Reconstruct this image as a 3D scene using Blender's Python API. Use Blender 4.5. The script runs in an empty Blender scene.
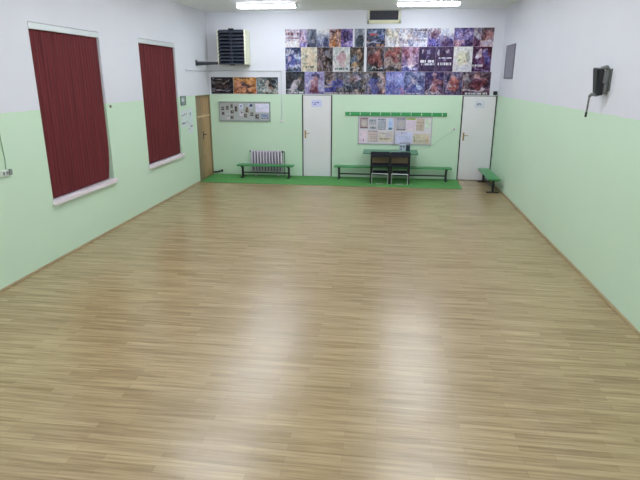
import bpy, bmesh, math, random
from mathutils import Vector, Matrix
S = bpy.context.scene
COL = S.collection

# ---------------------------------------------------------------- room measures (metres)
D = 13.84; XL = -4.62; XR = 2.63; ZC = 4.06; YF = -2.2; ZP = 2.09

# ---------------------------------------------------------------- camera
yaw, pitch, roll = .1245, .2969, .0023
fw = Vector((-math.sin(yaw)*math.cos(pitch), math.cos(yaw)*math.cos(pitch), -math.sin(pitch)))
rt = Vector((math.cos(yaw), math.sin(yaw), 0)); up = rt.cross(fw)
c_, s_ = math.cos(roll), math.sin(roll)
r2 = rt*c_ + up*s_; u2 = up*c_ - rt*s_
cd = bpy.data.cameras.new('camera'); cam = bpy.data.objects.new('camera', cd); COL.objects.link(cam)
m = Matrix((r2, u2, -fw)).transposed().to_4x4(); m.translation = Vector((0, 0, 2.5147))
cam.matrix_world = m
cd.sensor_width = 36; cd.lens = 532.18/640*36; cd.clip_start = .05
S.camera = cam

# ---------------------------------------------------------------- world, exposure
w = bpy.data.worlds.new('night'); S.world = w; w.use_nodes = True
w.node_tree.nodes['Background'].inputs[0].default_value = (.01, .012, .02, 1)
w.node_tree.nodes['Background'].inputs[1].default_value = 1
S.view_settings.view_transform = 'Standard'; S.view_settings.look = 'None'
S.view_settings.gamma = 1; S.view_settings.use_curve_mapping = False
S.view_settings.exposure = 0.0
LAMP = 38.5                                   # strength of the fluorescent tubes
LAMP_ROWS = (12.48, 10.0, 7.4, 4.8, 2.2, -0.4)  # first row is in view; unseen rows spaced closer to brighten the near room
LAMP_COLS = (-2.76, 0.75)

# ---------------------------------------------------------------- helpers
def lin(c):
    return tuple((v/12.92 if v <= .04045 else ((v+.055)/1.055)**2.4) for v in (x/255 for x in c))
def ntree(name):
    mt = bpy.data.materials.new(name); mt.use_nodes = True
    nt = mt.node_tree; return mt, nt, nt.nodes['Principled BSDF']
def mat(name, c, rough=.6, metal=0, var=.08, scale=9., bump=0., bscale=60., spec=.5):
    mt, nt, b = ntree(name); N = nt.nodes; Lk = nt.links
    tc = N.new('ShaderNodeTexCoord'); no = N.new('ShaderNodeTexNoise'); no.inputs['Scale'].default_value = scale
    no.inputs['Detail'].default_value = 4
    Lk.new(tc.outputs['Object'], no.inputs['Vector'])
    mx = N.new('ShaderNodeMix'); mx.data_type = 'RGBA'; c = lin(c)
    mx.inputs[6].default_value = tuple(v*(1-var) for v in c)+(1,); mx.inputs[7].default_value = tuple(min(1, v*(1+var)) for v in c)+(1,)
    Lk.new(no.outputs['Fac'], mx.inputs[0]); Lk.new(mx.outputs[2], b.inputs['Base Color'])
    b.inputs['Roughness'].default_value = rough; b.inputs['Metallic'].default_value = metal
    b.inputs['Specular IOR Level'].default_value = spec
    if bump:
        n2 = N.new('ShaderNodeTexNoise'); n2.inputs['Scale'].default_value = bscale; Lk.new(tc.outputs['Object'], n2.inputs['Vector'])
        bp = N.new('ShaderNodeBump'); bp.inputs['Strength'].default_value = bump; bp.inputs['Distance'].default_value = .01
        Lk.new(n2.outputs['Fac'], bp.inputs['Height']); Lk.new(bp.outputs['Normal'], b.inputs['Normal'])
    return mt

class MB:
    def __init__(s): s.bm = bmesh.new()
    def box(s, x0, x1, y0, y1, z0, z1, bev=0):
        t = bmesh.new(); bmesh.ops.create_cube(t, size=1)
        for v in t.verts: v.co = Vector(((x0+x1)/2+v.co.x*(x1-x0), (y0+y1)/2+v.co.y*(y1-y0), (z0+z1)/2+v.co.z*(z1-z0)))
        if bev: bmesh.ops.bevel(t, geom=t.edges[:], offset=bev, segments=2, affect='EDGES', profile=.5)
        return s._add(t)
    def _add(s, t, M=None):
        if M is not None: bmesh.ops.transform(t, matrix=M, verts=t.verts)
        me = bpy.data.meshes.new('tmp'); t.to_mesh(me); t.free(); s.bm.from_mesh(me); bpy.data.meshes.remove(me); return s
    def rod(s, a, b, r, n=10, r2=None):
        a = Vector(a); b = Vector(b); d = b-a; t = bmesh.new()
        bmesh.ops.create_cone(t, cap_ends=True, segments=n, radius1=r, radius2=r if r2 is None else r2, depth=d.length)
        return s._add(t, Matrix.Translation((a+b)/2) @ d.to_track_quat('Z', 'Y').to_matrix().to_4x4())
    def path(s, pts, r, n=8):
        for a, b in zip(pts, pts[1:]): s.rod(a, b, r, n)
        for p in pts[1:-1]: s.ball(p, r, 8)
        return s
    def ball(s, c, r, n=12, sc=(1, 1, 1)):
        t = bmesh.new(); bmesh.ops.create_uvsphere(t, u_segments=n, v_segments=max(6, n//2), radius=r)
        return s._add(t, Matrix.Translation(c) @ Matrix.Diagonal((*sc, 1)))
    def prism(s, pts, d):                       # polygon (3-D points) extruded by vector d
        d = Vector(d); t = bmesh.new(); a = [t.verts.new(p) for p in pts]; b = [t.verts.new(Vector(p)+d) for p in pts]
        t.faces.new(a); t.faces.new(b[::-1]); n = len(a)
        for i in range(n): t.faces.new((a[i], b[i], b[(i+1) % n], a[(i+1) % n]))
        bmesh.ops.recalc_face_normals(t, faces=t.faces); return s._add(t)
    def build(s, name, mt, parent=None, smooth=False, loc=None):
        me = bpy.data.meshes.new(name); s.bm.to_mesh(me); s.bm.free()
        o = bpy.data.objects.new(name, me); me.materials.append(mt); COL.objects.link(o)
        if smooth:
            for p in me.polygons: p.use_smooth = True
            me.set_sharp_from_angle(angle=.7)
        if loc is not None:
            me.transform(Matrix.Translation(-Vector(loc))); o.location = loc
        if parent is not None:
            o.parent = parent
        return o
def tag(o, label, cat, group=None, kind=None):
    o['label'] = label; o['category'] = cat
    if group: o['group'] = group
    if kind: o['kind'] = kind
    return o
def thing(name, label, cat, loc=(0, 0, 0), rz=0, group=None):
    o = bpy.data.objects.new(name, None); o.empty_display_size = .1; COL.objects.link(o)
    o.location = loc; o.rotation_euler.z = rz
    return tag(o, label, cat, group)
def struct(o): o['kind'] = 'structure'; return o
def clone(root, loc, rz, label):
    r = root.copy(); COL.objects.link(r); r.location = loc; r.rotation_euler = (0, 0, rz); r['label'] = label
    for ch in [o for o in bpy.data.objects if o.parent == root]:
        c = ch.copy(); COL.objects.link(c); c.parent = r
        for g in [o for o in bpy.data.objects if o.parent == ch]:
            d = g.copy(); COL.objects.link(d); d.parent = c
    return r

# ---------------------------------------------------------------- materials of the shell
def wall_material():
    mt, nt, b = ntree('two_tone_wall_paint'); N = nt.nodes; Lk = nt.links
    g = N.new('ShaderNodeNewGeometry'); sx = N.new('ShaderNodeSeparateXYZ'); Lk.new(g.outputs['Position'], sx.inputs[0])
    nz = N.new('ShaderNodeTexNoise'); nz.inputs['Scale'].default_value = 3; Lk.new(g.outputs['Position'], nz.inputs['Vector'])
    ma = N.new('ShaderNodeMath'); ma.operation = 'MULTIPLY_ADD'; Lk.new(nz.outputs['Fac'], ma.inputs[0]); ma.inputs[1].default_value = .02
    Lk.new(sx.outputs['Z'], ma.inputs[2])
    gt = N.new('ShaderNodeMath'); gt.operation = 'GREATER_THAN'; Lk.new(ma.outputs[0], gt.inputs[0]); gt.inputs[1].default_value = ZP+.01
    n2 = N.new('ShaderNodeTexNoise'); n2.inputs['Scale'].default_value = 1.3; n2.inputs['Detail'].default_value = 5; Lk.new(g.outputs['Position'], n2.inputs['Vector'])
    def two(a, c):
        mx = N.new('ShaderNodeMix'); mx.data_type = 'RGBA'; mx.inputs[6].default_value = lin(a)+(1,); mx.inputs[7].default_value = lin(c)+(1,)
        Lk.new(n2.outputs['Fac'], mx.inputs[0]); return mx
    gr = two((200, 225, 198), (206, 229, 205)); wh = two((216, 217, 224), (223, 224, 230))
    mx = N.new('ShaderNodeMix'); mx.data_type = 'RGBA'; Lk.new(gt.outputs[0], mx.inputs[0]); Lk.new(gr.outputs[2], mx.inputs[6]); Lk.new(wh.outputs[2], mx.inputs[7])
    Lk.new(mx.outputs[2], b.inputs['Base Color']); b.inputs['Roughness'].default_value = .62; b.inputs['Specular IOR Level'].default_value = .3
    n3 = N.new('ShaderNodeTexNoise'); n3.inputs['Scale'].default_value = 45; n3.inputs['Detail'].default_value = 3; Lk.new(g.outputs['Position'], n3.inputs['Vector'])
    bp = N.new('ShaderNodeBump'); bp.inputs['Strength'].default_value = .25; bp.inputs['Distance'].default_value = .01
    Lk.new(n3.outputs['Fac'], bp.inputs['Height']); Lk.new(bp.outputs['Normal'], b.inputs['Normal'])
    return mt
def floor_material():
    mt, nt, b = ntree('laminate_strips'); N = nt.nodes; Lk = nt.links
    g = N.new('ShaderNodeNewGeometry')
    br = N.new('ShaderNodeTexBrick'); Lk.new(g.outputs['Position'], br.inputs['Vector'])
    br.inputs['Scale'].default_value = 1; br.inputs['Brick Width'].default_value = .62; br.inputs['Row Height'].default_value = .066
    br.inputs['Mortar Size'].default_value = .0012; br.inputs['Mortar Smooth'].default_value = .3; br.offset = .37
    br.inputs['Color1'].default_value = lin((160, 138, 101))+(1,); br.inputs['Color2'].default_value = lin((180, 158, 119))+(1,); br.inputs['Mortar'].default_value = lin((144, 124, 90))+(1,)
    mp = N.new('ShaderNodeMapping'); mp.inputs['Scale'].default_value = (.75, 15, 1); Lk.new(g.outputs['Position'], mp.inputs['Vector'])
    gn = N.new('ShaderNodeTexNoise'); gn.inputs['Scale'].default_value = 2.2; gn.inputs['Detail'].default_value = 6; gn.inputs['Roughness'].default_value = .62; Lk.new(mp.outputs[0], gn.inputs['Vector'])
    cr = N.new('ShaderNodeValToRGB'); cr.color_ramp.elements[0].position = .32; cr.color_ramp.elements[1].position = .72
    cr.color_ramp.elements[0].color = (.62, .585, .545, 1); cr.color_ramp.elements[1].color = (1.14, 1.14, 1.13, 1); Lk.new(gn.outputs['Fac'], cr.inputs[0])
    mu = N.new('ShaderNodeMix'); mu.data_type = 'RGBA'; mu.blend_type = 'MULTIPLY'; mu.inputs[0].default_value = 1
    Lk.new(br.outputs['Color'], mu.inputs[6]); Lk.new(cr.outputs[0], mu.inputs[7]); Lk.new(mu.outputs[2], b.inputs['Base Color'])
    b.inputs['Roughness'].default_value = .27; b.inputs['Specular IOR Level'].default_value = .62
    n3 = N.new('ShaderNodeTexNoise'); n3.inputs['Scale'].default_value = 5; Lk.new(g.outputs['Position'], n3.inputs['Vector'])
    bp = N.new('ShaderNodeBump'); bp.inputs['Strength'].default_value = .12; bp.inputs['Distance'].default_value = .004
    Lk.new(gn.outputs['Fac'], bp.inputs['Height']); Lk.new(bp.outputs['Normal'], b.inputs['Normal'])
    return mt
def wood(name, a, c, scale=(14, 14, 1.2), rough=.5):
    mt, nt, b = ntree(name); N = nt.nodes; Lk = nt.links
    tc = N.new('ShaderNodeTexCoord'); mp = N.new('ShaderNodeMapping'); mp.inputs['Scale'].default_value = scale; Lk.new(tc.outputs['Object'], mp.inputs['Vector'])
    gn = N.new('ShaderNodeTexNoise'); gn.inputs['Scale'].default_value = 3; gn.inputs['Detail'].default_value = 5; Lk.new(mp.outputs[0], gn.inputs['Vector'])
    mx = N.new('ShaderNodeMix'); mx.data_type = 'RGBA'; mx.inputs[6].default_value = lin(a)+(1,); mx.inputs[7].default_value = lin(c)+(1,)
    Lk.new(gn.outputs['Fac'], mx.inputs[0]); Lk.new(mx.outputs[2], b.inputs['Base Color']); b.inputs['Roughness'].default_value = rough
    return mt
M_wall = wall_material(); M_floor = floor_material()
M_ceil = mat('ceiling_plaster', (243, 245, 246), .9, var=.08, scale=6, bump=.5, bscale=30)
M_white = mat('white_gloss_paint', (226, 226, 226), .4, var=.03)
M_door = mat('pale_door_paint', (226, 224, 226), .45, var=.03, scale=3)
M_sill = mat('white_sill', (232, 222, 230), .4, var=.03)
M_dark = mat('dark_gap', (38, 44, 42), .8)
M_black = mat('black_steel', (24, 26, 30), .45)
M_greenp = mat('green_bench_paint', (66, 146, 86), .35, var=.12, scale=5)
M_rack = mat('bright_green_paint', (52, 150, 84), .4, var=.06)
M_carpet = mat('green_carpet', (92, 150, 86), .95, var=.25, scale=14, bump=.6, bscale=220, spec=.1)
M_base = wood('light_wood_trim', (150, 132, 98), (192, 174, 138), (2, 2, 2))
M_dwood = wood('pine_door_wood', (158, 126, 90), (196, 162, 120))
M_dwood2 = wood('aged_door_wood', (122, 106, 80), (160, 138, 104))
M_chrome = mat('brushed_steel', (200, 205, 205), .3, metal=.7, var=.05)
M_brass = mat('worn_brass', (170, 140, 92), .35, metal=.6)
M_cream = mat('cream_enamel', (226, 226, 200), .45, var=.04)
M_lav = mat('pale_radiator_paint', (226, 214, 228), .4, var=.05)
M_paper = mat('white_paper', (236, 236, 244), .7, var=.03)
M_cord = mat('grey_cord', (120, 128, 124), .6)
M_plate = mat('white_plastic', (222, 226, 220), .4, var=.03)
M_navy = mat('dark_navy_cloth', (20, 28, 42), .7, var=.2, scale=30)
M_glass, _nt, _b = ntree('window_glass'); _b.inputs['Base Color'].default_value = (.9, .95, 1, 1); _b.inputs['Roughness'].default_value = .03; _b.inputs['Transmission Weight'].default_value = .9

# ---------------------------------------------------------------- shell
def slab(axis, p0, p1, u0, u1, z0, z1, holes, name):
    us = sorted({u0, u1} | {h[0] for h in holes} | {h[1] for h in holes}); zs = sorted({z0, z1} | {h[2] for h in holes} | {h[3] for h in holes})
    mb = MB()
    for ua, ub in zip(us, us[1:]):
        for za, zb in zip(zs, zs[1:]):
            uc, zm = (ua+ub)/2, (za+zb)/2
            if any(h[0] < uc < h[1] and h[2] < zm < h[3] for h in holes): continue
            if axis == 'x': mb.box(p0, p1, ua, ub, za, zb)
            else: mb.box(ua, ub, p0, p1, za, zb)
    return struct(mb.build(name, M_wall))
W1 = (6.78, 8.52, .84, 3.19); W2 = (9.92, 11.66, .84, 3.20)
LD = (12.74, 13.78, 0, 2.08)
slab('x', XL-.3, XL, YF, D, 0, ZC, [W1, W2, LD], 'wall_left')
slab('x', XR, XR+.25, YF, D, 0, ZC, [], 'wall_right')
MD = (-2.205, -1.425, 0, 2.085); RD = (1.785, 2.615, 0, 2.085)
slab('y', D, D+.25, XL-.3, XR+.25, 0, ZC, [MD, RD, (-.545, .15, 3.83, 4.05)], 'wall_back')
slab('y', YF-.25, YF, XL-.3, XR+.25, 0, ZC, [], 'wall_front')
struct(MB().box(XL-.3, XR+.25, YF-.25, D+.25, -.12, 0).build('floor', M_floor))
struct(MB().box(XL-.3, XR+.25, YF-.25, D+.25, ZC, ZC+.12).build('ceiling', M_ceil))
struct(MB().box(XL, XL+.016, YF, LD[0]-.03, 0, .03, .003).build('baseboard_left', M_base))
struct(MB().box(XR-.018, XR, YF, D-.03, 0, .038, .003).build('baseboard_right', M_base))

# windows in the left wall: reveal, sill, frame and pane behind the blinds
for i, (y0, y1, z0, z1) in enumerate((W1, W2), 1):
    f = MB(); X = XL-.2
    for a in ((y0, y0+.07, z0, z1), (y1-.07, y1, z0, z1), (y0, y1, z0, z0+.07), (y0, y1, z1-.07, z1), ((y0+y1)/2-.04, (y0+y1)/2+.04, z0, z1)):
        f.box(X-.05, X, *a)
    wo = struct(f.build('window_%d' % i, M_white))
    MB().box(X-.03, X-.02, y0+.02, y1-.02, z0+.02, z1-.02).build('pane', M_glass, wo)
    MB().box(XL-.2, XL+.05, y0-.02 if i == 1 else y0-.03, y1+.03, z0-.055, z0+.012, .006).build('sill', M_sill, wo)

# doors
def back_door(n, h, handle_dx, label=None):
    x0, x1, z0, z1 = h
    fr = MB()
    fr.box(x0, x0+.012, D+.01, D+.2, 0, z1); fr.box(x1-.012, x1, D+.01, D+.2, 0, z1); fr.box(x0, x1, D+.01, D+.2, z1-.01, z1); fr.box(x0, x1, D+.15, D+.2, 0, z1)
    o = struct(fr.build('door_%d' % n, M_dark))
    MB().box(x0+.032, x1-.032, D-.012, D+.04, .015, z1-.012, .004).build('door_leaf', M_door, o)
    hx = x0+.032+handle_dx
    hp = MB().box(hx-.02, hx+.02, D-.018, D-.011, 1.0, 1.2, .003).build('handle_plate', M_brass, o)
    MB().path([(hx, D-.015, 1.13), (hx, D-.06, 1.13), (hx+.11, D-.06, 1.13)], .009).build('door_handle', M_brass, hp, True)
    return o
back_door(2, MD, .055); back_door(3, RD, .06)
# wooden double door in the left wall by the corner
x0 = XL; d = MB()
y0, y1, _, z1 = LD
d.box(XL-.2, XL-.15, y0, y1, 0, z1); d.box(XL-.2, XL+.012, y0, y0+.03, 0, z1); d.box(XL-.2, XL+.012, y1-.03, y1, 0, z1); d.box(XL-.2, XL+.012, y0, y1, z1-.03, z1)
ld = struct(d.build('door_1', M_dwood2))
def leaf(a, b, mt, name='door_leaf'):
    q = MB(); fx = XL-.02
    q.box(fx-.03, fx, a, b, .02, z1-.035)
    for za, zb in ((.12, .62), (.72, 1.52), (1.62, 1.98)):
        q.box(fx, fx+.012, a+.06, b-.06, za, zb, .005); q.box(fx+.012, fx+.02, a+.09, b-.09, za+.03, zb-.03, .004)
    return q.build(name, mt, ld)
leaf(y0+.035, y0+.42, M_dwood2); lf = leaf(y0+.425, y1-.035, M_dwood)
MB().box(XL-.018, XL-.008, y0+.45, y0+.49, 1.0, 1.2, .002).rod((XL-.01, y0+.47, 1.12), (XL+.05, y0+.47, 1.12), .01).rod((XL+.05, y0+.47, 1.12), (XL+.05, y0+.53, 1.12), .01).build('door_handle', M_black, lf)
MB().box(XL-.02, XL-.006, y0+.04, y1-.04, 1.555, 1.59).build('rail_strip', mat('pale_strip', (214, 190, 150), .5), ld)

# ---------------------------------------------------------------- blinds
def blind(win, label, seed, curl):
    y0, y1, z0, z1 = win; random.seed(seed)
    o = thing('vertical_blind', label, 'blind', (XL-.06, (y0+y1)/2, z0+.012), group=None)
    ox, oy, oz = o.location
    def loc(mb): 
        bmesh.ops.translate(mb.bm, verts=mb.bm.verts, vec=(-ox, -oy, -oz)); return mb
    loc(MB().box(XL-.07, XL+.006, y0+.005, y1-.01, z1-.085, z1-.006, .004)).build('head_rail', M_railm, o)
    t = bmesh.new(); n = 22; yy0 = y0+.02; yy1 = y1-.022; wd = (yy1-yy0)/n
    for k in range(n):
        a = yy0+k*wd-.012; b = a+wd+.024; off = .004*(k % 2)+random.uniform(-.0012, .0012)
        rows = 14; prev = None
        for j in range(rows+1):
            v = j/rows; z = z1-.08-(z1-.08-(z0+.03))*v
            sh = 0
            if curl and k >= n-3: sh = -.10*(max(0, v-.72)/.28)**2*(k-(n-4))/3
            bow = .0
            pa = t.verts.new((XL-.038+off+bow, a+sh, z)); pb = t.verts.new((XL-.031+off+bow, (a+b)/2+sh, z)); pc = t.verts.new((XL-.041+off+bow, b+sh, z))
            if prev:
                t.faces.new((prev[0], prev[1], pb, pa)); t.faces.new((prev[1], prev[2], pc, pb))
            prev = (pa, pb, pc)
    mb = MB(); mb._add(t); s = loc(mb).build('slats', M_blind, o)
    md = s.modifiers.new('thick', 'SOLIDIFY'); md.thickness = .0015
    return o
M_railm = mat('pale_aluminium_rail', (210, 216, 214), .4, metal=.2, var=.03)
M_blind, nt, b = ntree('red_fabric'); N = nt.nodes; Lk = nt.links
tc = N.new('ShaderNodeTexCoord'); mp = N.new('ShaderNodeMapping'); mp.inputs['Scale'].default_value = (1, 13, .7); Lk.new(tc.outputs['Object'], mp.inputs[0])
no = N.new('ShaderNodeTexNoise'); no.inputs['Scale'].default_value = 1.6; no.inputs['Detail'].default_value = 5; Lk.new(mp.outputs[0], no.inputs['Vector'])
mx = N.new('ShaderNodeMix'); mx.data_type = 'RGBA'; mx.inputs[6].default_value = lin((58, 16, 19))+(1,); mx.inputs[7].default_value = lin((124, 46, 50))+(1,)
Lk.new(no.outputs['Fac'], mx.inputs[0]); Lk.new(mx.outputs[2], b.inputs['Base Color']); b.inputs['Roughness'].default_value = .8; b.inputs['Specular IOR Level'].default_value = .25
blind(W1, 'dark red vertical blind over the nearer, larger-looking window, lower right slats curling inward', 3, True)
blind(W2, 'dark red vertical blind over the farther window, beside the small framed picture', 5, False)

# ---------------------------------------------------------------- ceiling lamps
M_tube, nt, b = ntree('lit_diffuser'); b.inputs['Emission Color'].default_value = (.90, .955, 1.07, 1); b.inputs['Emission Strength'].default_value = LAMP; b.inputs['Base Color'].default_value = (.9, .9, .9, 1)
lamp0 = None
names = ['just in front of the far wall', 'second row from the far wall', 'third row from the far wall', 'fourth row from the far wall', 'fifth row, nearly overhead', 'last row behind the viewpoint']
for r, Y in enumerate(LAMP_ROWS):
    for c, X in enumerate(LAMP_COLS):
        lab = 'lit white fluorescent ceiling lamp out of view, %s column, %s' % (('left', 'right')[c], names[r])
        if r == 0: lab = ('lit white fluorescent ceiling lamp above the black louvred heater, left of the pair' if c == 0 else 'lit white fluorescent ceiling lamp right of the ceiling-high vent, above the posters')
        if lamp0 is None:
            lamp0 = thing('fluorescent_ceiling_lamp', lab, 'ceiling lamp', (X, Y, ZC), group='fluorescent lamps in two columns on the ceiling')
            MB().box(-.66, .66, -.11, .11, -.035, -.001, .004).build('housing', M_white, lamp0)
            MB().box(-.64, .64, -.095, .095, -.085, -.034, .018).build('diffuser', M_tube, lamp0)
            for sx in (-1, 1): MB().box(min(sx*.645, sx*.665), max(sx*.645, sx*.665), -.1, .1, -.086, -.03, .003).build('end_cap', M_plate, lamp0)
        else: clone(lamp0, (X, Y, ZC), 0, lab)

# ---------------------------------------------------------------- carpet
tag(MB().box(XL+.002, 1.79, 12.66, D-.003, .001, .012, .003).build('carpet_runner', M_carpet), 'bright green carpet strip along the foot of the far wall', 'carpet')

# ---------------------------------------------------------------- benches
def bench(length, label, loc, rz, group='low green benches', width=.26):
    o = thing('bench', label, 'bench', loc, rz, group); h = length/2
    MB().box(-h, h, -width/2, width/2, .30, .335, .006).build('seat', M_greenp, o)
    for s in (-1, 1):
        x = s*(h-.13)
        MB().box(x-.025, x+.025, -.025, .025, .02, .30, .004).box(x-.03, x+.03, -width/2+.02, width/2-.02, .27, .299, .003).box(x-.03, x+.03, -.14, .14, .0, .03, .005).build('leg', M_black, o)
    MB().box(-h+.15, h-.15, -.015, .015, .11, .14, .003).build('stretcher', M_black, o)
    return o
bench(1.48, 'short green bench with black legs in front of the radiator', (-3.11, 13.47, .012), 0)
bench(2.96, 'long low green bench behind the table, between the two white doors', (.14, 13.6, .012), 0, width=.24)
bench(1.55, 'green bench standing lengthwise on bare floor against the right wall', (2.42, 12.98, 0), math.pi/2)

# ---------------------------------------------------------------- radiator
rad = thing('radiator', 'pale ribbed cast iron radiator behind the short green bench', 'radiator', (-3.14, 13.76, .1))
n = 11; pitchx = .079
for k in range(n):
    x = (k-(n-1)/2)*pitchx; q = MB()
    q.box(x-.019, x+.019, -.065, .05, .02, .57, .014); q.box(x-.039, x+.039, .01, .03, .53, .55, .004)
    q.build('rib', M_lav, rad, True)
MB().box(-.42, .42, .051, .064, .03, .55, .004).build('gap_shade', mat('radiator_gap_shade', (70, 60, 78), .7), rad)  # dark plate added behind the ribs, painting the shade in their gaps
MB().path([(.43, 0, .545), (.475, 0, .545), (.475, 0, -.08)], .013).build('pipe', M_cord, rad)
MB().box(.40, .435, -.03, .03, .52, .57, .006).rod((.42, 0, .545), (.42, -.06, .545), .016).build('valve', M_black, rad)
MB().box(-.455, -.43, -.02, .02, .53, .57, .004).build('end_plug', M_black, rad)
for s in (-1, 1): MB().box(s*.3-.02, s*.3+.02, -.03, .03, -.088, .03, .004).build('foot', M_lav, rad)

# ---------------------------------------------------------------- table, chairs, radio, sheet
M_ttop = mat('green_table_top', (72, 130, 100), .35, var=.06)
tb = thing('table', 'green-topped table against the long bench, with a radio on it', 'table', (.08, 13.38, .012))
MB().box(-.67, .67, -.36, .36, .72, .745, .005).build('table_top', M_ttop, tb)
M_apr = wood('brown_apron_wood', (150, 128, 102), (180, 158, 130), (2, 8, 8))
MB().box(-.45, .45, .0, .02, .45, .72).build('apron', M_apr, tb)
for sx in (-.45, .45):
    for sy in (-.30, .02):
        MB().box(sx-.018, sx+.018, sy-.018, sy+.018, 0, .72, .003).build('leg', M_black, tb)
ch = thing('chair', 'dark chair with steel legs at the table, left of the pair', 'chair', (-.155, 12.98, .0145), group='two dark chairs at the green table')
w2 = .225
bk = MB().box(-w2+.01, w2-.01, -.012, .018, .655, .785, .012).build('backrest', M_navy, ch)
MB().box(-w2+.01, w2-.01, .03, .40, .415, .455, .014).build('seat', M_navy, ch)
for s in (-1, 1):
    MB().rod((s*w2, 0, .0), (s*w2, 0, .775), .014).build('back_post', M_black, ch, True)
    MB().rod((s*.2, .38, .42), (s*.2, .40, 0), .012).build('front_leg', M_black, ch, True)
    MB().rod((s*.2, .02, .43), (s*.2, .38, .43), .011).build('side_rail', M_black, ch, True)
MB().path([(-.195, -.02, 0), (-.195, -.02, .25), (.195, -.02, .25), (.195, -.02, 0)], .012).build('steel_leg_frame', M_chrome, ch, True)
MB().rod((-.2, .36, .16), (.2, .36, .16), .010).box(-.18, .18, .372, .382, .20, .27).build('front_brace', M_navy, ch)
MB().box(-.09, .09, -.035, -.01, .0, .012).build('foot_bar', M_chrome, ch)
clone(ch, (.325, 12.98, .0145), 0, 'dark chair with steel legs, right of the pair, in front of the radio')

rd = thing('radio', 'small grey and dark blue radio on the right half of the green table', 'radio', (.43, 13.52, .757), 0)
M_rgrey = mat('grey_plastic', (168, 178, 190), .45); M_rblue = mat('dark_blue_plastic', (30, 46, 66), .4)
rb = MB().box(-.13, .03, -.07, .07, 0, .17, .012).build('body', M_rgrey, rd)
MB().box(.03, .13, -.075, .07, 0, .155, .01).build('deck', M_rblue, rd)
for a, c in ((-.09, .115), (-.025, .115), (-.09, .05)): MB().rod((a, -.073, c), (a, -.069, c), .02, 14).build('speaker_grille', M_rblue, rb)
MB().path([(-.12, 0, .165), (-.12, 0, .195), (.12, 0, .195), (.12, 0, .15)], .006).build('carry_handle', M_rblue, rd)
tag(MB().box(.12, .34, 13.12, 13.33, .7575, .7590).build('paper_sheet', M_paper), 'white sheet of paper lying on the green table left of the radio', 'paper')

# ---------------------------------------------------------------- coat rack
rk = thing('coat_rack', 'long bright green wall coat rack above the notice boards', 'coat rack', (.175, D, 1.63))
rl = MB().box(-1.265, 1.265, -.025, -.001, -.045, .045, .005).build('rail', M_rack, rk)
for k in range(10):
    x = -1.14+k*2.29/9
    MB().path([(x, -.026, .03), (x, -.06, .05), (x, -.075, .085)], .006).path([(x, -.026, -.01), (x, -.05, -.02)], .006).box(x-.012, x+.012, -.03, -.025, -.015, .015).build('hook', M_plate, rl)

# ---------------------------------------------------------------- flat printed sheets painted cell by cell in their own mesh
def vnoise(nx, ny, rnd, cells):
    g = [[rnd.random() for _ in range(cells+2)] for _ in range(cells+2)]
    def f(u, v):
        a = u*cells; c = v*cells; i = int(a); j = int(c); a -= i; c -= j
        return (g[j][i]*(1-a)+g[j][i+1]*a)*(1-c)+(g[j+1][i]*(1-a)+g[j+1][i+1]*a)*c
    return f
M_print, nt, b = ntree('printed_paper')
at = nt.nodes.new('ShaderNodeVertexColor'); at.layer_name = 'print'; nt.links.new(at.outputs[0], b.inputs['Base Color']); b.inputs['Roughness'].default_value = .55; b.inputs['Specular IOR Level'].default_value = .25
def inside(s, u, v):
    k = s[0]
    if k == 'e':
        return ((u-s[1])/s[3])**2+((v-s[2])/s[4])**2 < 1
    if k == 'r': return s[1] <= u <= s[3] and s[2] <= v <= s[4]
    if k == 'l':
        ax, ay, bx, by, wd = s[1:6]; dx, dy = bx-ax, by-ay; L2 = dx*dx+dy*dy
        t = max(0, min(1, ((u-ax)*dx+(v-ay)*dy)/L2)); return (u-ax-t*dx)**2+(v-ay-t*dy)**2 < wd*wd
    return False
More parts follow.
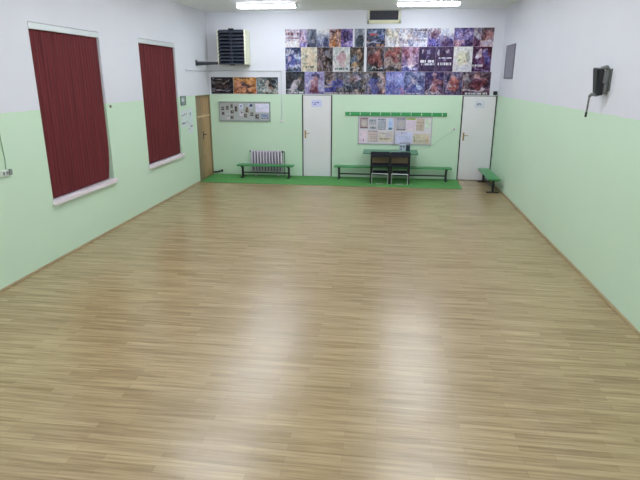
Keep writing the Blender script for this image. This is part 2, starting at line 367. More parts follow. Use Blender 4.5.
def printed(name, plane, a0, a1, z0, z1, p, bg, shapes, seed, amp=.16, cell=.018, th=.004, parent=None, warp=0):
    """plane 'y': on the far wall (a = x, p = y of the face, facing -y); 'x': on the left wall (a = y, p = x, facing +x)"""
    nx = max(4, round((a1-a0)/cell)); ny = max(4, round((z1-z0)/cell)); rnd = random.Random(seed)
    f1 = vnoise(nx, ny, rnd, 4); f2 = vnoise(nx, ny, rnd, 9); f3 = vnoise(nx, ny, rnd, 6); f4 = vnoise(nx, ny, rnd, 7); f5 = vnoise(nx, ny, rnd, 7); f6 = vnoise(nx, ny, rnd, 16)
    texts = {}
    for s in shapes:
        if s[0] == 't': texts[id(s)] = [rnd.random() > .27 for _ in range(nx+1)]
    t = bmesh.new(); lay = t.loops.layers.float_color.new('print')
    def P(u, v):
        a = a0+(a1-a0)*u; z = z1-(z1-z0)*v
        return (a, p, z) if plane == 'y' else (p, a, z)
    V = [[t.verts.new(P(i/nx, j/ny)) for i in range(nx+1)] for j in range(ny+1)]
    for j in range(ny):
        for i in range(nx):
            u = (i+.5)/nx; v = (j+.5)/ny
            col = [bg[0][k]*(1-v)+bg[1][k]*v for k in range(3)]
            wu = (f4(u*.999, v*.999)-.5); wv = (f5(u*.999, v*.999)-.5)
            uu = u+wu*warp*.9; vv = v+wv*warp
            n1 = (f1(u*.999, v*.999)-.5)+(f2(u*.999, v*.999)-.5)*.8
            loc = 1.
            for s in shapes:
                if s[0] == 't':
                    if s[2] <= u <= s[3] and abs(v-s[1]) < s[4]/2 and texts[id(s)][int(u*nx)]: col = list(s[5]); loc = .2
                elif inside(s, uu, vv):
                    m_ = .82 if not warp else .66; col = [col[q]*(1-m_)+s[-1][q]*m_ for q in range(3)]; loc = .85
            h = (f3(u*.999, v*.999)-.5)*amp*110*loc
            col = [col[0]+n1*amp*255*loc+h, col[1]+n1*amp*250*loc, col[2]+n1*amp*255*loc-h]
            if warp:
                g_ = sum(col)/3; dk = .95 if g_ < 170 else .92
                col = [(g_+(x-g_)*.78)*dk for x in col]
            r = ((rnd.random()-.5)*130+(f6(u*.999, v*.999)-.5)*(330 if warp else 200))*amp*loc
            col = [max(4, min(222 if warp else 250, x+r)) for x in col]
            q = (V[j][i], V[j][i+1], V[j+1][i+1], V[j+1][i])
            fc = t.faces.new(q if plane == 'x' else q[::-1])
            for l in fc.loops: l[lay] = (*lin(col), 1)
    # back and edges give the sheet its thickness
    dv = Vector((0, th, 0)) if plane == 'y' else Vector((-th, 0, 0))
    cs = [V[0][0], V[0][nx], V[ny][nx], V[ny][0]]
    bk = [t.verts.new(c.co+dv) for c in cs]
    for k in range(4):
        fc = t.faces.new((cs[k], cs[(k+1) % 4], bk[(k+1) % 4], bk[k]))
        for l in fc.loops: l[lay] = (.7, .7, .7, 1)
    fc = t.faces.new(bk)
    for l in fc.loops: l[lay] = (.7, .7, .7, 1)
    bmesh.ops.recalc_face_normals(t, faces=t.faces)
    me = bpy.data.meshes.new(name); c = ((a0+a1)/2, p, (z0+z1)/2) if plane == 'y' else (p, (a0+a1)/2, (z0+z1)/2)
    bmesh.ops.translate(t, verts=t.verts, vec=-Vector(c)); t.to_mesh(me); t.free(); me.materials.append(M_print)
    o = bpy.data.objects.new(name, me); COL.objects.link(o); o.location = c
    if parent is not None: o.parent = parent; o.location = Vector(c)-parent.location
    return o
Wt = (236, 232, 240); Wh = (214, 212, 224); BK = (26, 26, 34); NV = (34, 40, 74); BL = (74, 84, 176); LB = (128, 140, 214)
PU = (92, 66, 138); LV = (158, 140, 200); SK = (196, 150, 126); RD_ = (150, 48, 56); MR = (88, 34, 52); OR = (184, 120, 84); GY = (110, 112, 122); CR = (226, 218, 190); TE = (70, 96, 96); DG = (60, 60, 68); BR = (108, 78, 66); PK = (214, 176, 196)
def fig(cx, top, sc, shirt, hair=BK, skin=SK, lean=0, arms=True):
    r = [('l', cx, top+.30*sc, cx+lean*.4*sc, top+.72*sc, .15*sc, shirt), ('e', cx-lean*.1*sc, top+.10*sc, .10*sc, .10*sc, skin), ('e', cx-lean*.1*sc, top+.045*sc, .105*sc, .065*sc, hair)]
    if arms: r += [('l', cx-.12*sc, top+.30*sc, cx-.32*sc, top+.52*sc, .05*sc, shirt), ('l', cx-.32*sc, top+.52*sc, cx-.40*sc, top+.40*sc, .045*sc, skin), ('l', cx+.12*sc, top+.30*sc, cx+.30*sc, top+.46*sc, .05*sc, skin)]
    return r
posters = [  # px0, px1, row, background, shapes, amp, label
 (285,300,0,((196,176,196),(214,206,216)),[('t',.25,.05,.95,.12,(120,70,80)),('t',.5,.05,.95,.1,(150,90,96)),('r',0,.68,1,1,Wt)],.2,'pale pinkish poster with white lower band, top left corner of the big poster wall'),
 (300,308,0,((170,150,190),(140,120,190)),[('e',.5,.5,.35,.3,PK)],.25,'narrow lilac poster in the top row beside the pinkish corner poster'),
 (308,318,0,((120,124,140),(88,96,124)),[('l',.1,.9,.8,.1,.1,(70,74,92)),('r',.0,.8,1,1,NV)],.2,'slate grey poster in the top row above the cream poster'),
 (318,331,0,((222,224,236),(70,78,126)),[('e',.5,.05,.6,.28,(226,228,238)),('l',.1,.4,.5,1,.06,(190,196,220)),('e',.75,.75,.2,.25,(60,64,110))],.16,'poster fading from white glow to deep blue, top row, left of the orange one'),
 (331,343,0,((150,110,110),(184,124,96)),fig(.45,.1,1.1,OR)+[('e',.3,.75,.25,.2,(190,110,60))],.3,'orange and brown action poster in the top row'),
 (343,355.2,0,((110,90,160),(120,92,176)),[('e',.5,.45,.3,.3,(60,40,80)),('l',.1,.9,.9,.75,.08,LV)],.26,'purple poster in the top row right of the orange one'),
 (357,367.6,0,((136,140,158),(120,126,146)),[('e',.5,.7,.34,.4,(34,44,58)),('e',.5,.42,.2,.14,(44,50,62)),('r',.86,0,1,1,Wh)],.12,'grey poster with one dark hooded silhouette, top row'),
 (369,388,0,((66,78,104),(92,80,104)),[('t',.32,.12,.55,.16,(176,70,80)),('e',.82,.35,.12,.25,LB),('l',0,.78,.75,.70,.035,Wh),('t',.9,.55,.95,.1,(190,130,90))],.24,'dark blue poster with red marks and a white line, top row below the vent'),
 (388,402,0,((176,170,170),(206,200,206)),[('e',.5,.3,.3,.25,CR),('e',.4,.75,.35,.22,Wh)],.26,'whitish poster crowded with small figures, top row just right of the vent'),
 (402,416,0,((186,180,196),(176,172,200)),[('e',.5,.35,.35,.25,(214,208,214)),('l',.1,.6,.9,.9,.06,(120,120,160))],.28,'pale grey-lilac crowd poster in the top row'),
 (416,430,0,((176,172,196),(190,190,224)),[('t',.1,.1,.95,.08,(60,60,80)),('t',.78,0,1,.2,(226,228,246)),('l',.3,.2,.7,.6,.1,(150,150,176))],.24,'pale lavender poster with white band near its foot, top row'),
 (430,443,0,((196,186,206),(84,66,150)),[('e',.6,.35,.3,.28,(96,60,96)),('e',.4,.75,.3,.2,(90,84,196))],.26,'violet poster with a dark head shape in the top row'),
 (443,456,0,((226,230,248),(70,50,116)),[('e',.45,.1,.6,.34,(230,234,250)),('e',.6,.8,.4,.2,(72,34,86))],.16,'blue poster with a bright white glow on top, top row'),
 (456,475,0,((96,80,140),(86,60,120)),[('l',.1,.5,.9,.25,.1,LV),('e',.25,.78,.25,.2,(196,140,150)),('r',.6,.65,1,1,(64,34,84))],.26,'purple poster with pink shapes at its lower left, top row'),
 (475,482,0,((140,130,150),(90,34,76)),[('l',.2,.2,.8,.55,.2,(186,186,196)),('r',0,.6,1,1,(84,30,66))],.2,'narrow grey and wine-red poster near the right end of the top row'),
 (482,494.6,0,((90,70,84),(170,120,130)),[('e',.5,.4,.4,.22,(176,104,110)),('l',.0,.1,.4,.5,.05,(60,40,50)),('r',0,.66,1,1,(222,208,224)),('t',.82,.1,.9,.12,(190,176,206))],.22,'dark red poster with a white lower band, right end of the top row'),
 (285,301.5,1,((60,70,110),(110,110,170)),[('e',.4,.55,.3,.28,BL),('l',.1,.25,.4,.15,.1,Wh),('e',.2,.5,.14,.14,PK),('l',.2,.85,.9,.8,.06,(206,210,230)),('l',.6,.3,.95,.5,.07,Wh),('r',0,.86,1,1,(50,80,90))],.22,'blue poster with white shapes, left end of the middle row'),
 (301.5,318.2,1,((214,206,180),(200,190,164)),[('e',.6,.45,.3,.3,(222,190,158)),('e',.3,.3,.12,.08,(130,120,110)),('t',.8,.1,.8,.09,(110,110,100)),('t',.65,.1,.5,.06,(120,126,110))],.14,'cream poster with small dark print, left part of the middle row'),
 (318.2,334.5,1,((74,56,58),(60,50,58)),[('r',0,0,.4,1,(120,88,80)),('l',.3,.1,.75,.95,.05,(140,120,120)),('e',.7,.3,.18,.14,(150,146,156)),('e',.75,.7,.15,.12,(96,86,92))],.26,'dark brown and black poster between two pale posters in the middle row'),
 (334.5,352,1,((206,214,212),(214,214,216)),[('e',.5,.42,.28,.2,(200,136,150)),('l',.4,.55,.6,.75,.1,(204,160,170)),('e',.55,.2,.1,.07,(80,84,96)),('t',.88,.1,.9,.06,(80,110,104)),('l',.1,.3,.2,.6,.04,(150,160,164))],.1,'white poster with a pink figure, middle row, above the left white door'),
 (352,366.5,1,((70,60,56),(90,82,80)),[('e',.65,.32,.22,.18,(210,170,140)),('e',.3,.55,.25,.16,(110,130,160)),('e',.4,.75,.3,.1,(200,156,110)),('l',.1,.9,.7,.92,.04,Wt)],.24,'dark poster with an orange-lit face right of the white and pink one, middle row'),
 (369,387,1,((84,66,70),(70,50,60)),[('l',.55,.2,.85,.85,.09,(196,110,96)),('e',.4,.5,.28,.22,(116,40,50)),('r',0,.78,.9,1,(36,72,70)),('l',.3,.82,.9,.86,.04,Wh),('e',.3,.2,.2,.14,DG)],.22,'maroon poster with a bent arm shape and dark green foot, middle row'),
 (387,404.5,1,((100,84,86),(128,112,112)),[('l',.1,.35,.8,.1,.12,(152,56,56)),('e',.5,.45,.35,.12,(120,40,46)),('r',0,.83,1,1,(30,26,36)),('e',.3,.6,.2,.2,(160,140,130))],.2,'grey poster with a red sweep across its top, middle row'),
 (404.5,421.3,1,((176,120,150),(100,86,150)),[('e',.6,.5,.3,.3,(220,180,196)),('l',0,.75,.95,.73,.03,Wt),('e',.3,.25,.2,.15,(150,76,96)),('t',.88,.4,.95,.08,(196,196,236)),('r',0,.8,.5,.98,(90,96,166))],.2,'pink and lilac poster with white underline in the middle row'),
 (421.3,438,1,((66,44,92),(64,42,84)),[('e',.25,.2,.1,.06,Wh),('e',.55,.18,.08,.08,(176,166,196)),('l',.45,.45,.6,.38,.04,LV),('t',.58,.1,.92,.1,Wt),('t',.70,.2,.95,.09,Wh)],.1,'dark purple poster with white lettering block, left one of two alike in the middle row'),
 (438,455.6,1,((64,40,82),(70,46,88)),[('e',.2,.22,.07,.08,Wh),('e',.62,.2,.09,.08,Wh),('t',.45,.15,.9,.07,Wh),('e',.5,.56,.1,.04,LV),('t',.68,.1,.95,.1,Wt)],.1,'dark purple poster with white lettering lines, left of the cream poster in the middle row'),
 (455.6,474,1,((224,222,220),(228,222,228)),[('e',.45,.45,.32,.26,(226,222,176)),('e',.75,.4,.14,.16,(150,156,140)),('e',.3,.55,.07,.05,(90,140,110)),('e',.6,.6,.05,.04,(176,70,80)),('t',.88,.1,.9,.05,(200,196,216))],.1,'cream-white poster among dark purple ones, right part of the middle row'),
 (474,492.5,1,((82,26,56),(88,44,100)),[('e',.35,.3,.16,.16,(232,200,206)),('e',.35,.42,.14,.08,Wt),('l',.65,.25,.8,.6,.13,(84,84,176)),('e',.65,.12,.1,.08,(150,150,190)),('t',.75,.05,.55,.1,Wt),('l',.1,.88,.9,.95,.03,LV)],.18,'wine-red poster with a white and a blue figure, right end of the middle row'),
 (285,304.8,2,((54,58,66),(46,50,70)),[('l',.62,.45,.35,.85,.13,(228,212,226)),('e',.78,.28,.14,.16,(150,130,116)),('e',.75,.18,.14,.1,(60,58,60)),('l',.2,.95,.45,.6,.1,(216,206,228)),('l',.65,.5,.85,.8,.06,(70,80,70)),('l',.05,.82,.95,.84,.02,(190,220,220)),('r',.05,.9,.95,.98,(30,40,40)),('t',.93,.1,.95,.06,Wh)],.12,'dark poster with a leaning player in white, left end of the bottom row'),
 (304.8,325,2,((142,136,196),(160,150,204)),[('e',.56,.16,.2,.12,(34,26,64)),('e',.56,.32,.15,.14,(176,130,130)),('l',.5,.5,.5,.75,.2,(158,84,84)),('e',.5,.88,.26,.14,(96,30,46)),('l',.1,.6,.35,.42,.07,(226,210,226)),('l',.75,.45,.9,.8,.07,(216,206,230)),('r',0,.93,1,.98,(110,70,110))],.12,'lavender poster with a dark-haired figure in red, second in the bottom row'),
 (325,344.5,2,((104,92,98),(90,84,100)),[('l',.35,.55,.8,.5,.2,(76,84,190)),('l',.0,.85,.55,.8,.12,(66,66,180)),('e',.25,.42,.16,.1,(196,156,126)),('l',.1,.65,.4,.6,.05,(206,170,140)),('t',.94,.0,1,.06,(200,190,190))],.2,'brown-grey poster with a crouching figure in blue, third in the bottom row'),
 (344.5,367.5,2,((112,106,112),(84,82,90)),[('e',.6,.25,.2,.16,(196,160,186)),('e',.3,.35,.12,.12,(160,130,140)),('l',.2,.75,.8,.7,.12,(44,48,66)),('e',.6,.85,.1,.12,(200,170,160)),('t',.94,.1,.9,.05,(170,160,170))],.24,'grey crowded poster below the dark orange-lit one, bottom row'),
 (367.5,387.5,2,((112,104,110),(90,80,110)),[('l',.4,.45,.45,.8,.2,(52,62,160)),('e',.45,.22,.14,.13,BK),('e',.2,.5,.12,.16,(120,130,206)),('l',.85,.25,.88,.85,.08,(190,140,130)),('e',.7,.2,.1,.08,(200,180,170))],.22,'poster with a deep blue figure in its centre, above the green coat rack, bottom row'),
 (387.5,405.5,2,((120,120,196),(130,130,200)),[('r',.5,.15,.9,.55,(146,158,228)),('l',.1,.6,.6,.75,.12,(100,100,180)),('e',.2,.3,.16,.12,(170,170,226)),('l',.85,.7,.95,.95,.06,(176,70,110))],.18,'light periwinkle blue poster in the bottom row'),
 (405.5,426,2,((110,116,160),(74,74,140)),[('l',.35,.3,.75,.7,.09,(206,214,240)),('l',.1,.9,.45,.4,.04,(214,176,196)),('e',.65,.15,.14,.1,(150,150,190)),('e',.4,.75,.3,.15,(70,76,160)),('t',.94,.1,.9,.06,(180,176,196))],.18,'blue poster crossed by a white diagonal limb, bottom row'),
 (426,444.8,2,((66,48,108),(80,56,96)),[('l',.55,.4,.5,.75,.2,(170,90,86)),('e',.5,.16,.13,.13,(206,156,160)),('l',.1,.85,.4,.5,.04,Wh),('l',.75,.45,.9,.5,.08,(180,110,120)),('r',0,.86,.9,.93,(226,220,226)),('t',.96,.1,.9,.04,Wh)],.18,'purple poster with a figure in rusty red and a white strip, bottom row'),
 (444.8,463,2,((100,84,120),(74,56,90)),[('e',.5,.55,.32,.28,(184,72,52)),('e',.45,.25,.12,.1,(176,110,96)),('e',.35,.6,.06,.06,Wh),('e',.62,.65,.06,.06,Wh),('l',.1,.8,.25,.5,.04,(216,180,176))],.2,'poster with a round orange-red figure, second from the right in the bottom row'),
 (463,490,2,((92,66,80),(84,44,72)),[('l',.1,.15,.15,.75,.1,(140,136,140)),('e',.6,.5,.28,.22,(124,36,52)),('e',.5,.2,.12,.12,(176,120,116)),('l',.05,.76,.8,.78,.03,(230,216,230)),('l',.35,.3,.8,.35,.04,(176,120,120)),('t',.93,.1,.9,.06,Wh)],.22,'wide dark red poster at the right end of the bottom row'),
]
ROW = ((3.222, 3.64), (2.648, 3.219), (2.102, 2.645))
for k, (a, c, r, bg, sh, amp, lab) in enumerate(posters):
    wx = lambda px: -2.615+(px-285)*(.02392, .0241, .02455)[r]
    za, zb = ROW[r]
    o = printed('poster', 'y', wx(a)+.001, wx(c)-.001, za, zb, D-.006, bg, sh, 100+k, amp*1.35, cell=.015, warp=.2)
    tag(o, lab, 'poster', 'sports posters tiled over the far wall')

# three small landscape posters on the left of the far wall
small = [
 (-4.57, -3.985, ((40,34,46),(36,30,44)), [('r',0,0,1,.03,BK),('l',.05,.3,.5,.35,.09,(130,110,110)),('l',.5,.35,.9,.2,.03,(206,160,130)),('l',.3,.6,.8,.55,.04,(110,70,60)),('r',.05,.68,.2,.92,(206,206,220)),('e',.12,.8,.05,.1,(60,70,120)),('l',.25,.8,.85,.78,.015,Wh),('l',.1,.12,.5,.15,.02,Wh)], .14, 'dark poster with a small white emblem, left of the three above the photo board'),
 (-3.98, -3.38, ((206,140,70),(200,120,76)), [('l',.45,.45,.6,.6,.11,(44,24,54)),('l',.55,.75,.75,.95,.05,(40,26,50)),('l',.3,.3,.5,.45,.05,(60,40,60)),('l',.6,.55,.9,.5,.04,(60,30,50)),('l',.05,.75,.35,.6,.07,(120,60,60)),('e',.2,.4,.14,.2,(220,120,80)),('t',.07,.25,.7,.07,(50,70,60)),('r',0,.0,.05,1,(214,170,90)),('t',.92,.1,.9,.06,(90,80,70))], .14, 'orange poster with a leaping dark figure, middle of the three above the photo board'),
 (-3.375, -2.815, ((50,62,62),(110,120,116)), [('e',.2,.4,.18,.3,(170,176,176)),('e',.5,.35,.12,.16,(226,190,190)),('l',.5,.45,.4,.75,.09,(220,216,220)),('l',.75,.3,.7,.6,.1,(44,40,56)),('l',.1,.8,.9,.75,.08,(156,160,156)),('e',.65,.62,.1,.08,(206,150,120)),('r',.0,.94,1,1,(50,80,60)),('r',.93,.05,.96,1,(200,190,200))], .22, 'grey-green poster with white figures, right of the three above the photo board'),
]
for k, (a, c, bg, sh, amp, lab) in enumerate(small):
    tag(printed('poster', 'y', a, c, 2.10, 2.51, D-.006, bg, sh, 300+k, amp*1.4, cell=.015, warp=.16), lab, 'poster', 'three landscape posters above the photo board')

# glazed photo board
M_frame = mat('grey_metal_frame', (150, 160, 158), .4, metal=.4)
pb = thing('photo_board', 'long grey framed board of small photos on the green wall left of the door', 'display board', (-3.71, D, 1.66))
MB().box(-.67, .67, -.012, -.002, -.24, .24).build('backing', mat('board_backing', (172, 178, 178), .6), pb)
f = MB()
for a in ((-.68, .68, -.03, -.001, .225, .245), (-.68, .68, -.03, -.001, -.25, -.225), (-.68, -.66, -.03, -.001, -.25, .245), (.66, .68, -.03, -.001, -.25, .245)): f.box(*a)
f.build('frame', M_frame, pb)
ph = [(-.63,.02,.10,.12,1,'two dark squares'),(-.62,-.10,.09,.10,1,'dark corner'),(-.50,.03,.09,.13,1,'figures'),(-.50,-.2,.1,.14,0,'pale text'),(-.38,.08,.08,.12,1,'black-haired heads'),(-.38,-.06,.1,.11,1,'group'),(-.39,-.2,.1,.1,1,'low grey group'),(-.27,-.02,.09,.18,1,'standing rows'),(-.14,.05,.1,.14,0,'blue stamp'),(-.14,-.12,.1,.14,0,'dark hook mark'),(-.03,-.16,.1,.12,1,'small seated group'),(.02,-.03,.1,.15,2,'team in a hall'),(.09,.05,.12,.15,3,'navy block'),(.14,-.12,.1,.12,1,'wide team'),(.27,-.2,.12,.16,1,'lower team'),(.29,-.02,.36,.22,0,'large blank lavender sheet'),(.42,-.21,.22,.15,4,'printed caption')]
descr = {0:'pale',1:'black and white',2:'tan',3:'white and navy',4:'grey blue'}
for k, (x, z, wd, hg, kind, what) in enumerate(ph):
    X = -3.71+x; Z = 1.66+z
    if kind == 1: bg = ((176,172,168),(150,146,140)); sh = [('e',.3,.4,.2,.22,BK),('e',.7,.35,.18,.2,DG),('r',.1,.62,.9,.85,(60,58,60))]
    elif kind == 2: bg = ((190,184,170),(150,132,104)); sh = [('e',.5,.35,.22,.3,DG),('e',.35,.75,.3,.2,(80,66,54))]
    elif kind == 3: bg = ((200,202,220),(190,192,206)); sh = [('r',.45,.05,.95,.55,(30,44,84)),('l',.1,.6,.4,.3,.05,(110,120,170))]
    elif kind == 4: bg = ((150,160,190),(186,186,190)); sh = [('e',.5,.3,.4,.22,(120,130,170)),('t',.75,.1,.95,.2,(60,60,66))]
    elif 'blank' in what: bg = ((226,224,244),(222,220,240)); sh = []
    elif 'stamp' in what: bg = ((216,218,230),(216,218,230)); sh = [('e',.5,.4,.18,.2,(50,70,140)),('t',.75,.2,.8,.1,BL)]
    elif 'hook' in what: bg = ((210,206,216),(206,200,206)); sh = [('l',.2,.25,.75,.25,.08,BK),('l',.75,.25,.6,.55,.08,BK)]
    else: bg = ((200,196,200),(196,190,196)); sh = [('t',.3,.1,.9,.1,GY),('t',.6,.1,.9,.1,GY)]
    tag(printed('photo', 'y', X, X+wd, Z, Z+hg, D-.016-.0003*(k % 3), bg, sh, 400+k, .08, cell=.014, th=.002), descr[kind]+' photo with '+what+' in the grey photo board, '+('left part' if x < -.33 else 'middle part' if x < .2 else 'right part'), 'photo', 'photos in the grey photo board')

# two notice boards with sheets
M_bd = mat('pinkish_board', (216, 208, 216), .7)
for (a, c, lab) in ((-.755, .165, 'left pale pink notice board under the coat rack'), (.172, 1.09, 'right pale notice board under the coat rack, above the radio')):
    nb = thing('notice_board', lab, 'notice board', ((a+c)/2, D, 1.22), group='pair of notice boards'); h = (c-a)/2
    MB().box(-h+.01, h-.01, -.012, -.002, -.335, .335).build('board', M_bd, nb)
    f = MB()
    for q in ((-h, h, -.02, -.001, .33, .345), (-h, h, -.02, -.001, -.345, -.33), (-h, -h+.014, -.02, -.001, -.345, .345), (h-.014, h, -.02, -.001, -.345, .345)): f.box(*q)
    f.build('frame', mat('faded_frame', (170, 160, 172), .5), nb)
def bx(px): return -.75+(px-100)/390*1.84
def bz(py): return 1.575-(py-88)/147*.70
sheets = [
 (108,97,152,152,((176,160,160),(170,156,160)),[('r',0,0,1,.12,(120,90,96)),('r',0,.9,1,1,(110,86,92)),('e',.5,.5,.35,.3,(200,190,186)),('r',0,0,.1,1,(140,110,116))],'framed brownish certificate at the top left of the left notice board'),
 (156,99,196,133,((190,190,204),(180,176,184)),[('t',.3,.1,.9,.1,(100,110,120)),('t',.6,.1,.9,.1,(110,110,120))],'small grey text sheet right of the brownish certificate'),
 (156,136,200,160,((196,192,200),(190,190,196)),[('t',.5,.1,.9,.3,(120,124,130))],'short strip of print under the small grey text sheet'),
 (202,97,246,158,((186,184,200),(176,176,186)),[('t',.15,.0,1,.08,(80,80,96)),('r',.1,.3,.9,.9,(160,164,176)),('r',.1,.92,1,1,(110,110,126)),('r',.92,.3,1,1,(110,110,126))],'grey sheet with a dark title line, upper middle of the left notice board'),
 (258,99,284,160,((190,206,232),(180,200,232)),[('e',.5,.4,.3,.2,(160,186,226)),('r',.15,.8,.9,.93,(90,110,120))],'narrow light blue sheet at the top right of the left notice board'),
 (104,165,147,228,((226,206,220),(222,204,220)),[('l',.6,.7,.6,.86,.04,(90,80,100))],'blank pink sheet at the lower left of the left notice board'),
 (151,164,204,221,((206,186,186),(204,186,180)),[('r',.02,.02,.98,.06,(90,80,90)),('t',.3,.1,.9,.06,(150,130,130)),('t',.5,.1,.9,.06,(150,130,130)),('t',.7,.1,.9,.06,(150,130,130)),('r',0,.95,1,1,(130,116,120)),('r',.95,0,1,1,(140,120,124))],'beige outlined sheet, lower middle of the left notice board'),
 (208,166,286,222,((206,196,190),(210,196,176)),[('t',.2,.1,.5,.08,(120,110,120)),('e',.7,.4,.2,.2,(190,176,190)),('t',.7,.1,.9,.08,(150,140,120))],'wide beige sheet at the lower right of the left notice board'),
 (303,96,351,160,((164,158,168),(160,150,158)),[('r',.1,.1,.9,.9,(176,176,190)),('e',.5,.5,.28,.28,(190,182,180)),('r',0,.9,1,1,(120,110,116)),('t',.08,0,1,.08,(100,96,110))],'grey-purple certificate at the top left of the right notice board'),
 (354,95,404,160,((220,200,218),(222,206,220)),[('r',0,0,1,.16,(150,184,80)),('t',.08,.1,.9,.08,(110,140,70))],'pink sheet with a lime green header on the right notice board'),
 (408,98,450,161,((196,180,164),(190,174,160)),[('t',.3,.1,.9,.06,(160,140,130)),('r',.0,0,.1,1,(176,160,150)),('t',.6,.1,.9,.06,(160,140,130))],'plain tan sheet, upper right of the right notice board'),
 (454,98,484,150,((214,220,206),(206,218,204)),[('e',.3,.4,.2,.2,(190,214,180))],'narrow pale greenish sheet at the top right corner of the right notice board'),
 (302,168,388,229,((206,206,232),(204,204,230)),[('e',.35,.08,.04,.05,BK),('e',.5,.08,.04,.05,BK),('e',.66,.08,.04,.05,BK),('t',.4,.1,.9,.06,(170,176,206)),('t',.6,.1,.9,.06,(170,176,206))],'large pale lavender sheet directly above the radio'),
 (395,176,482,229,((208,196,176),(206,194,176)),[('l',.04,.3,.08,.8,.03,(110,130,90)),('t',.4,.2,.9,.06,(160,160,130)),('e',.85,.6,.06,.08,(190,150,90)),('t',.7,.2,.9,.06,(150,160,130))],'wide tan sheet at the lower right of the right notice board'),
]
for k, (a, t_, c, b_, bg, sh, lab) in enumerate(sheets):
    tag(printed('notice_sheet', 'y', bx(a), bx(c), bz(b_), bz(t_), D-.0165, bg, sh, 500+k, .07, cell=.016, th=.003), lab, 'paper', 'sheets on the notice boards')
# signs on the two white doors
tag(printed('door_sign', 'y', -1.955, -1.70, 1.79, 1.965, D-.0145, ((206,208,238),(206,210,240)), [('t',.38,.05,.75,.1,(96,100,170)),('t',.62,.1,.6,.2,(110,110,176)),('t',.9,.1,.6,.06,(190,190,216))], 601, .03, cell=.013, th=.002), 'pale blue paper sign on the left white door', 'sign')
sg = printed('door_sign', 'y', 2.09, 2.33, 1.80, 1.965, D-.0145, ((216,218,226),(212,216,226)), [('l',.2,.6,.3,.3,.035,(60,66,96)),('l',.3,.3,.38,.6,.035,(60,66,96)),('l',.52,.3,.62,.6,.035,(90,96,126)),('l',.44,.3,.5,.5,.03,(90,96,126))], 602, .03, cell=.011, th=.002)
tag(sg, 'pale paper sign with two dark marks on the right-hand white door', 'sign')

# left wall: small framed picture and sheets beside the farther window
fp = thing('picture_frame', 'small grey framed picture on the wall between the farther blind and the wooden door', 'picture', (XL, 11.92, 2.0))
f = MB()
for q in ((.001, .018, -.15, .15, .085, .10), (.001, .018, -.15, .15, -.10, -.085), (.001, .018, -.15, -.13, -.1, .1), (.001, .018, .13, .15, -.1, .1)): f.box(*q)
f.build('frame', mat('grey_green_frame', (84, 104, 96), .5), fp)
printed('print', 'x', 11.79, 12.05, 1.915, 2.085, XL+.008, ((150,166,164),(140,156,154)), [('e',.45,.45,.25,.3,(206,214,216)),('l',.3,.8,.7,.6,.06,(60,70,70))], 700, .16, cell=.015, th=.006, parent=fp)
ls = [(11.74,12.10,1.60,1.80,[('l',.1,.65,.5,.6,.05,(96,104,104)),('t',.5,.5,.95,.14,GY)],'upper white sheet of the notices right of the farther window'),
      (11.74,12.12,1.42,1.585,[('l',.1,.5,.6,.45,.06,(84,90,90)),('t',.55,.1,.7,.12,GY),('e',.93,.4,.04,.1,BK)],'white sheet with a dark scribble, under the upper white sheet by the farther window'),
      (12.15,12.48,1.50,1.82,[('e',.55,.4,.09,.1,(60,96,90)),('l',.3,.3,.5,.6,.03,(150,190,170))],'white sheet nearest the wooden door with a green mark'),
      (12.14,12.46,1.24,1.485,[('e',.2,.55,.05,.09,BK),('t',.35,.4,.95,.1,(120,120,140)),('t',.1,.2,.9,.07,(150,150,170))],'lowest white sheet between the farther window and the wooden door')]
for k, (a, c, za, zb, sh, lab) in enumerate(ls):
    tag(printed('notice_sheet', 'x', a, c, za, zb, XL+.004, ((214,224,224),(212,222,220)), sh, 710+k, .04, cell=.016, th=.003), lab, 'paper', 'white sheets on the left wall')

# ---------------------------------------------------------------- fan heater in the far left corner
fh = thing('fan_heater', 'black louvred fan heater in a cream casing high on the far left corner', 'heater', (-3.87, 13.6, 2.81))
c = MB()
c.box(-.355, -.32, -.20, .22, 0, .80, .004); c.box(.32, .36, -.20, .22, 0, .80, .004); c.box(-.33, .33, -.12, .22, .765, .80, .004); c.box(-.33, .33, -.12, .22, 0, .035, .004); c.box(-.33, .33, .19, .22, .03, .77)
c.build('casing', M_cream, fh)
M_lou = mat('dark_louvre', (46, 52, 66), .5, var=.2, scale=20)
gb = MB().box(-.325, .325, -.05, -.03, .035, .765).build('grille', M_black, fh)
for k in range(10):
    z = -.005+k*.0815
    MB().prism([(-.318, -.225, z), (-.318, -.225, z+.03), (-.318, -.122, z+.078), (-.318, -.122, z+.060)], (.636, 0, 0)).build('louvre', M_lou, gb)
for x in (-.02, .02): MB().box(x-.006, x+.006, -.235, -.12, .0, .79, .002).build('louvre_post', M_lou, gb)
MB().box(-.06, .06, -.2, -.1, .80, .83, .008).build('top_bracket', M_black, fh)
MB().box(-.05, .05, -.2, -.1, -.02, .0, .006).build('bottom_bracket', M_black, fh)
a = Vector((XL-(-3.87)+.015, 12.95-13.6, .03)); b_ = Vector((-.355, -.17, .03))
q = MB().path([a, b_], .032); q.path([a+Vector((0, .02, -.045)), b_+Vector((0, .02, -.01))], .02)
q.box(a.x-.014, a.x+.006, a.y-.05, a.y+.05, -.04, .09); q.build('wall_arm', mat('grey_steel_arm', (62, 64, 70), .5, metal=.3), fh)

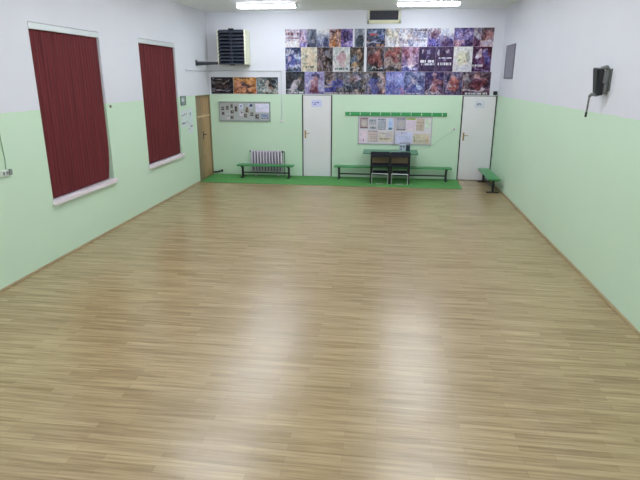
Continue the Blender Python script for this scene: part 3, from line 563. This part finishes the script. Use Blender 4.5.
# ventilation opening under the ceiling
v = thing('wall_vent', 'dark square ventilation opening in a cream frame under the ceiling', 'vent', (-.19, D, 3.75))
f = MB()
f.box(-.40, -.35, -.03, -.001, 0, .305, .004); f.box(.33, .40, -.03, -.001, 0, .305, .004); f.box(-.40, .40, -.03, -.001, .0, .08, .004); f.box(-.40, .40, -.03, -.001, .29, .305)
f.build('frame', mat('cream_vent_frame', (216, 216, 200), .5), v)
MB().box(-.36, .345, .10, .13, .07, .31).build('grille', mat('grey_vent_mesh', (84, 84, 94), .7, var=.2, scale=40), v)
q = MB()
for k in range(12): q.box(-.34+k*.06, -.335+k*.06, .05, .09, .082, .298)
q.build('slats', mat('vent_slats', (96, 96, 104), .6), v)
MB().box(-.37, .37, -.042, -.029, .012, .06, .004).build('lower_flap', mat('yellowed_plastic', (214, 210, 170), .5), v)

# conduit and switch, wall sockets, cables
tag(MB().path([(XL+.012, 12.2, 2.665), (XL+.012, D-.012, 2.665), (-2.73, D-.012, 2.665), (-2.73, D-.012, 1.47)], .010).build('cable_conduit', mat('pale_conduit', (206, 210, 214), .5)), 'thin pale conduit running round the far left corner above the three posters, then down', 'conduit')
sw = thing('light_switch', 'small white switch below the pale conduit, right of the photo board', 'switch', (-2.73, D, 1.43))
MB().box(-.04, .04, -.028, -.001, -.04, .04, .005).build('plate', M_plate, sw); MB().box(-.018, .018, -.034, -.027, -.02, .02, .003).build('rocker', M_white, sw)
so = thing('wall_socket', 'small grey-white wall socket left of the right-hand white door', 'socket', (1.65, D, 1.28))
MB().box(-.045, .045, -.02, -.001, -.035, .035, .005).build('plate', M_plate, so); MB().rod((-.01, -.045, 0), (-.01, -.019, 0), .018, 12).build('plug', M_cord, so)
tag(MB().path([(1.63, D-.05, 1.28), (1.6, D-.03, 1.24), (1.40, D-.03, 1.10), (1.15, D-.03, .89), (1.02, D-.04, .82), (.74, 13.72, .768), (.575, 13.53, .766)], .0035).build('power_cord', mat('pale_cord', (150, 172, 152), .6)), 'thin grey power cord sloping from the wall socket to the radio', 'cord')
s2 = thing('wall_socket', 'white wall socket at the left edge of the view, below the window level', 'socket', (XL, 5.92, 1.39))
MB().box(.001, .035, -.09, .03, -.035, .035, .006).build('plate', M_plate, s2)
for yy in (.0, -.06): MB().rod((.035, yy, 0), (.037, yy, 0), .022, 14).build('outlet', M_cord, s2)
MB().box(.001, .04, .04, .09, -.035, .035, .006).build('dark_button', M_cord, s2)
tag(MB().path([(XL+.008, 5.94, 1.43), (XL+.008, 5.95, 1.55), (XL+.008, 5.93, 1.9), (XL+.008, 5.92, 2.6), (XL+.008, 5.92, ZC-.01)], .006).build('wall_cable', mat('pale_green_cable', (128, 160, 130), .6)), 'thin greenish cable running up the left wall from the white socket', 'cable')
tag(MB().box(XL+.001, XL+.02, 8.62, 8.66, 2.02, 2.06, .004).rod((XL+.015, 8.64, 2.04), (XL+.028, 8.64, 2.05), .005).build('wall_hook', M_cord), 'tiny dark hook on the left wall between the two windows', 'hook')
tag(MB().path([(XL+.01, D-.06, .07), (XL+.10, D-.06, .07), (XL+.20, D-.06, .10)], .022, 12).ball((XL+.24, D-.06, .11), .035).build('pipe_stub', M_black), 'short black pipe stub low in the far left corner beside the wooden door', 'pipe')

# right wall: grey panel and swivelling speaker
gp = thing('wall_panel', 'narrow grey metal panel high on the right wall near the far corner', 'panel', (XR, 12.88, 2.5))
MB().box(-.012, -.001, -.42, .42, 0, .70, .003).build('sheet', mat('grey_panel', (136, 134, 146), .5, var=.08), gp)
f = MB()
for q in ((-.02, -.001, -.44, .44, .69, .71), (-.02, -.001, -.44, .44, -.01, .01), (-.02, -.001, -.44, -.42, 0, .7), (-.02, -.001, .42, .44, 0, .7)): f.box(*q)
f.build('frame', mat('panel_edge', (120, 118, 126), .5), gp)
tag(MB().box(2.50, 2.575, 13.72, D-.002, 2.11, 2.19, .01).prism([(2.49, 13.70, 2.12), (2.49, 13.72, 2.2), (2.58, 13.72, 2.2), (2.58, 13.70, 2.12)], (0, .03, 0)).build('corner_sensor', M_black), 'small black box above the top right corner of the right-hand door', 'sensor')

sp = thing('wall_speaker', 'black tilted box on a grey bracket high on the right wall, cable dangling', 'speaker', (XR, 7.12, 2.40))
M_sil = mat('grey_cast_metal', (120, 122, 120), .5, metal=.3, var=.4, scale=14, bump=.5)
MB().box(-.014, -.001, -.09, .09, -.04, .22, .003).build('wall_plate', M_sil, sp)
q = MB().path([(-.01, .0, .19), (-.05, -.02, .24), (-.11, .0, .22)], .022).box(-.085, -.014, -.06, .03, .05, .20, .015).box(-.06, -.012, -.05, .04, -.08, .06, .01).path([(-.02, .02, .02), (-.09, .03, -.02)], .02); q.build('bracket', M_sil, sp, True)
MB().prism([(-.085, -.06, .215), (-.085, .13, .235), (-.06, .10, -.07), (-.06, -.03, -.09)], (-.065, 0, 0)).build('cabinet', M_black, sp)
MB().prism([(-.152, -.045, .20), (-.152, .115, .215), (-.127, .09, -.05), (-.127, -.02, -.07)], (-.006, 0, 0)).build('grille', M_dark, sp)
MB().path([(-.05, .02, -.07), (-.10, .06, -.09), (-.14, .09, -.08), (-.15, .13, -.11)], .018).path([(-.15, .13, -.11), (-.155, .13, -.24), (-.155, .14, -.30)], .011).build('arm', M_sil, sp, True)
MB().path([(-.155, .14, -.30), (-.158, .14, -.36)], .014).build('plug', M_black, sp, True)
